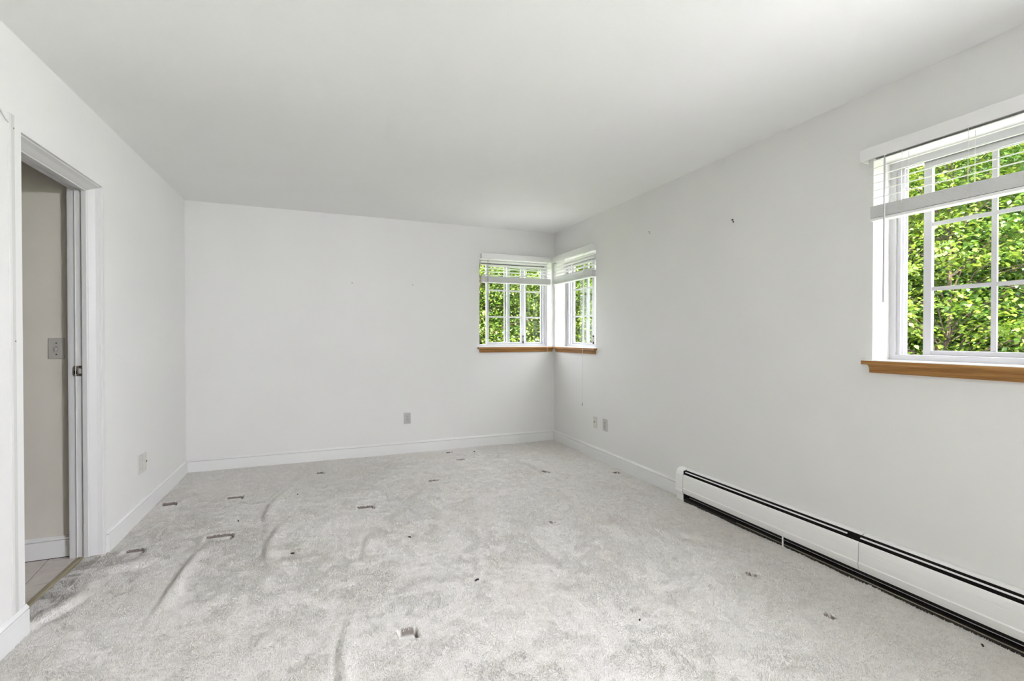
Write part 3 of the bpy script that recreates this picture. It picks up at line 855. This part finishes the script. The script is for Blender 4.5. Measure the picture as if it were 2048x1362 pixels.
# end cap
capo = [(0.0006, 0.002), (0.058, 0.002), (0.060, 0.045), (0.068, 0.062), (0.072, 0.078), (0.0685, 0.085), (0.0690, 0.11), (0.0685, 0.170), (0.066, 0.195), (0.058, 0.218), (0.044, 0.234), (0.026, 0.239), (0.0006, 0.239)]
obj('end_cap', MB().prism(capo, fH, HY0, -2.160), M['enamel'], hr, bevel=0.003)


# ------------------------------------------------------------------ added fill lamps, unseen behind the viewpoint
def emit(name, col, strength):
    m = bpy.data.materials.new(name); m.use_nodes = True
    nt = m.node_tree; nt.nodes.clear()
    o = nt.nodes.new('ShaderNodeOutputMaterial'); e = nt.nodes.new('ShaderNodeEmission')
    e.inputs[0].default_value = (*col, 1); e.inputs[1].default_value = strength
    nt.links.new(e.outputs[0], o.inputs['Surface'])
    return m
def lathe(prof, cx, cy, n=24):
    mb = MB(); k = len(prof)
    V = [(cx + r*math.cos(2*math.pi*j/n), cy + r*math.sin(2*math.pi*j/n), z) for r, z in prof for j in range(n)]
    F = [(i*n + j, i*n + (j+1) % n, (i+1)*n + (j+1) % n, (i+1)*n + j) for i in range(k-1) for j in range(n)]
    return mb.add(V, F)
def fill_wall_lamp(y, z, power, label):  # unseen lamp added to brighten the room
    root = thing('fill_wall_lamp', (RW, y, z), label, 'lamp', 'added wall lamps behind the viewpoint')
    n = 24
    def dome(prof):
        V = [(RW - d, y + r*math.cos(2*math.pi*j/n), z + r*math.sin(2*math.pi*j/n)) for r, d in prof for j in range(n)]
        k = len(prof)
        return MB().add(V, [(i*n + j, i*n + (j+1) % n, (i+1)*n + (j+1) % n, (i+1)*n + j) for i in range(k-1) for j in range(n)])
    obj('base', dome([(0.0, 0.0005), (0.23, 0.0005), (0.235, 0.03), (0.0, 0.031)]), M['trim'], root)
    obj('collar', dome([(0.245, 0.0005), (0.250, 0.145), (0.238, 0.145), (0.236, 0.002)]), M['trim'], root, smooth=False)
    obj('glass_dome', dome([(0.22*math.cos(a), 0.032 + 0.06*math.sin(a)) for a in np.linspace(0, math.pi/2 - 0.02, 8)]), emit('fill_lamp_glass', FILL_COL, power), root, smooth=True)
fill_wall_lamp(-5.15, 1.45, FILL_LAMP, 'added round frosted fill lamp on the wall behind the viewpoint')
def fill_spot_lamp(x, y, target, power, cone, label):  # unseen spotlight added as fill for the far end
    z = RH - 0.14
    root = thing('fill_spotlight', (x, y, RH), label, 'lamp', 'added ceiling spotlights behind the viewpoint')
    d = np.array(target, float) - np.array((x, y, z)); d /= np.linalg.norm(d)
    p = np.array((x, y, z))
    obj('mount', MB().tube([(x, y, RH - 0.001), (x, y, RH - 0.02)], 0.05, 14), M['trim'], root)
    obj('stem', MB().tube([(x, y, RH - 0.02), tuple(p - 0.05*d)], 0.008, 8), M['trim'], root)
    a = np.cross(d, (0, 0, 1)); a /= np.linalg.norm(a); b = np.cross(d, a); n = 18
    prof = [(0.035, -0.10), (0.060, -0.08), (0.065, 0.03), (0.061, 0.03), (0.056, -0.07), (0.030, -0.09)]
    V = [tuple(p + t*d + r*(math.cos(2*math.pi*j/n)*a + math.sin(2*math.pi*j/n)*b)) for r, t in prof for j in range(n)]
    k = len(prof)
    obj('housing', MB().add(V, [(i*n + j, i*n + (j+1) % n, (i+1)*n + (j+1) % n, (i+1)*n + j) for i in range(k-1) for j in range(n)]), M['trim'], root)
    ld = bpy.data.lights.new('fill_bulb', 'SPOT'); ld.energy = power; ld.spot_size = math.radians(cone); ld.spot_blend = 1.0
    ld.shadow_soft_size = 0.05; ld.color = FILL_COL
    lo = bpy.data.objects.new('fill_bulb', ld); C.objects.link(lo)
    from mathutils import Vector
    lo.location = tuple(p + 0.09*d); lo.rotation_euler = Vector(d).to_track_quat('-Z', 'Y').to_euler()
fill_spot_lamp(3.5, -5.6, (0.2, -1.5, 1.2), SPOT, 95, 'added small white fill spotlight behind the viewpoint aimed at the left wall')

# ------------------------------------------------------------------ specks of debris on the carpet
for i, (x, y, s) in enumerate(((1.630, -2.123, 1.0), (1.857, -2.760, 1.2), (0.983, -2.091, 1.0), (2.414, -3.326, 0.7), (3.560, -3.972, 1.0), (0.62, -1.44, 0.9), (2.62, -0.25, 0.9), (0.96, -1.02, 0.8))):
    z = float(carpet_z(np.array([x]), np.array([y]))[0]) + 0.0065
    r = random.Random(i); mb = MB()
    a = r.uniform(0, 3.1); L = 0.0065*s*r.uniform(0.9, 1.5)
    mb.tube([(x - L*math.cos(a), y - L*math.sin(a), z - 0.003), (x, y, z), (x + L*math.cos(a), y + L*math.sin(a), z - 0.002)], 0.0042*s, 6, 0.003*s)
    tag(obj('lint_speck', mb, M['black']), 'tiny black speck of debris lying on the carpet', 'debris', 'specks on the carpet')

# ------------------------------------------------------------------ outside: ground and trees
gr = MB().box((-30, -30, -0.75), (40, 40, -0.55))
tag(obj('ground', gr, M['lawn']), 'grassy ground outside the house', 'ground', kind='structure')

pv = MB().box((-3.5, REAR - 3, -0.56), (RW + 3.2, 2.6, -0.53))  # unseen paving added to bounce skylight up to the ceiling
tag(obj('bounce_terrace', pv, M['paving']), 'added pale stone terrace bouncing light up through the windows', 'terrace', kind='structure')

def leaf_cloud(seed, clusters, per, size, H0, H1, R):
    r = np.random.default_rng(seed)
    # cluster centres: layered sprays around the stem
    cz = r.uniform(H0, H1, clusters)
    f = (cz - H0)/(H1 - H0)
    rad = R*np.sqrt(r.random(clusters))*(0.45 + 0.9*np.sin(np.pi*np.clip(f*0.85 + 0.12, 0, 1)))
    an = r.uniform(0, 2*math.pi, clusters)
    cc_ = np.stack([rad*np.cos(an), rad*np.sin(an), cz], -1)
    n = clusters*per
    idx = np.repeat(np.arange(clusters), per)
    sx = r.uniform(0.15, 0.36, clusters)[idx]
    off = r.normal(0, 1, (n, 3))*np.stack([sx, sx, 0.28*sx], -1)*0.8
    off[:, 2] -= 0.25*np.hypot(off[:, 0], off[:, 1])
    p = cc_[idx] + off
    s = r.uniform(0.6, 1.25, n)*size
    # leaf frame: mostly horizontal, drooping outwards
    yaw = np.arctan2(off[:, 1], off[:, 0]) + r.normal(0, 0.8, n)
    pit = r.normal(-0.35, 0.35, n); rol = r.normal(0, 0.45, n)
    fx = np.stack([np.cos(yaw)*np.cos(pit), np.sin(yaw)*np.cos(pit), np.sin(pit)], -1)
    sd = np.stack([-np.sin(yaw), np.cos(yaw), np.zeros(n)], -1)
    up = np.cross(fx, sd)
    sd2 = sd*np.cos(rol)[:, None] + up*np.sin(rol)[:, None]
    up2 = np.cross(fx, sd2)
    shp = [(0, 0, 0), (0.30, 0.42, 0.07), (0.72, 0.26, 0.03), (1.05, 0, -0.10), (0.72, -0.26, 0.03), (0.30, -0.42, 0.07)]
    V = np.stack([p + s[:, None]*(a*fx + b*sd2 + c*up2) for a, b, c in shp], 1).reshape(-1, 3)
    k = np.arange(n)*6
    T = np.stack([np.stack([k, k+1, k+5], -1), np.stack([k+1, k+2, k+4], -1), np.stack([k+1, k+4, k+5], -1), np.stack([k+2, k+3, k+4], -1)], 1).reshape(-1, 3)
    return V, T, cc_

def tree_meshes(seed, mat, clusters, per, size, H0, H1, R, tr):
    V, T, cc_ = leaf_cloud(seed, clusters, per, size, H0, H1, R)
    lm = np_mesh('foliage', V, T, mat, smooth=False)
    r = random.Random(seed)
    mb = MB()
    pts = [(0, 0, -0.1)]
    for k in range(1, 7):
        pts.append((pts[-1][0] + r.uniform(-.10, .10), pts[-1][1] + r.uniform(-.10, .10), H1*0.95*k/6))
    mb.tube(pts, tr, 7, tr*0.25)
    tm = bpy.data.meshes.new('trunk'); tm.from_pydata(mb.v, [], mb.f); fix_normals(tm); tm.materials.append(M['bark'])
    mb2 = MB()
    for c in cc_[::3]:
        f = min(0.92, max(0.05, (c[2] - 0.5)/(H1*0.95)))
        i = min(5, int(f*6)); t = f*6 - i
        a = np.array(pts[i])*(1-t) + np.array(pts[i+1])*t
        m = (a + c)/2 + np.array([0, 0, 0.12])
        mb2.tube([a, m, c], tr*0.22, 5, 0.006)
    bm_ = bpy.data.meshes.new('branches'); bm_.from_pydata(mb2.v, [], mb2.f); fix_normals(bm_); bm_.materials.append(M['bark'])
    return tm, bm_, lm

PROTO = {
    'maple': tree_meshes(3, M['leafA'], 260, 110, 0.046, 0.3, 4.7, 1.25, 0.045),
    'maple2': tree_meshes(5, M['leafA'], 290, 110, 0.044, 0.2, 5.2, 1.35, 0.050),
    'bright': tree_meshes(8, M['leafB'], 230, 110, 0.046, 0.15, 4.3, 1.10, 0.036),
    'deep': tree_meshes(11, M['leafC'], 420, 80, 0.110, 0.1, 7.6, 1.9, 0.11),
}
def tree(kind, x, y, rz, sc, label, group):
    tm, bm_, lm = PROTO[kind]
    root = thing('leafy_tree', (x, y, -0.55), label, 'tree', group)
    root.rotation_euler = (0, 0, rz); root.scale = (sc, sc, sc)
    for nm, me_ in (('trunk', tm), ('branches', bm_), ('foliage', lm)):
        o = bpy.data.objects.new(nm, me_); C.objects.link(o); o.parent = root
KW = {'maple': 'mid-green slender tree', 'maple2': 'mid-green spreading tree', 'bright': 'pale yellow-green sapling', 'deep': 'dark green background tree'}
def grove(where, spots):
    for k, x, y, rz, s in spots:
        tree(k, x, y, rz, s, KW[k] + ' outside ' + where, 'trees outside ' + where)
def arc(r, degs, seed):
    q = random.Random(seed)
    return [('deep', 1.15 + r*math.sin(math.radians(a)), -5.0 + r*math.cos(math.radians(a)), q.uniform(0, 6.2), q.uniform(0.95, 1.1)) for a in degs]
grove('the back-wall half of the corner window',
      [('bright', 4.35, 4.6, 0.3, 1.0), ('maple', 5.35, 5.2, 1.9, 1.0), ('bright', 5.9, 4.2, 4.0, 0.95), ('maple2', 4.7, 7.4, 2.2, 1.0),
       ('maple', 6.4, 7.6, 5.1, 1.05), ('bright', 3.4, 6.0, 3.3, 1.0)] + arc(16.5, (12, 18, 24), 1) + arc(19.5, (15, 21, 26), 2))
grove('the right-wall half of the corner window',
      [('maple', 7.6, 5.4, 0.8, 1.0), ('maple2', 8.9, 7.2, 3.1, 1.0), ('bright', 7.0, 3.4, 5.5, 0.9), ('maple', 9.6, 4.6, 2.0, 1.0), ('bright', 8.2, 6.4, 2.7, 1.0)]
      + arc(16.5, (29, 34, 40), 3) + arc(19.5, (31, 36), 4))
grove('the large right-hand window',
      [('bright', 7.6, -1.9, 1.0, 0.95), ('maple', 8.9, -0.7, 2.4, 1.0), ('maple2', 8.4, -2.9, 4.4, 1.0), ('maple', 10.6, -1.4, 0.2, 1.05), ('maple2', 10.2, 0.6, 3.8, 1.0),
       ('maple', 8.2, 1.2, 5.6, 1.0)] + arc(13.0, (57, 64, 71, 78), 5) + arc(16.0, (60, 66.5, 73), 6))
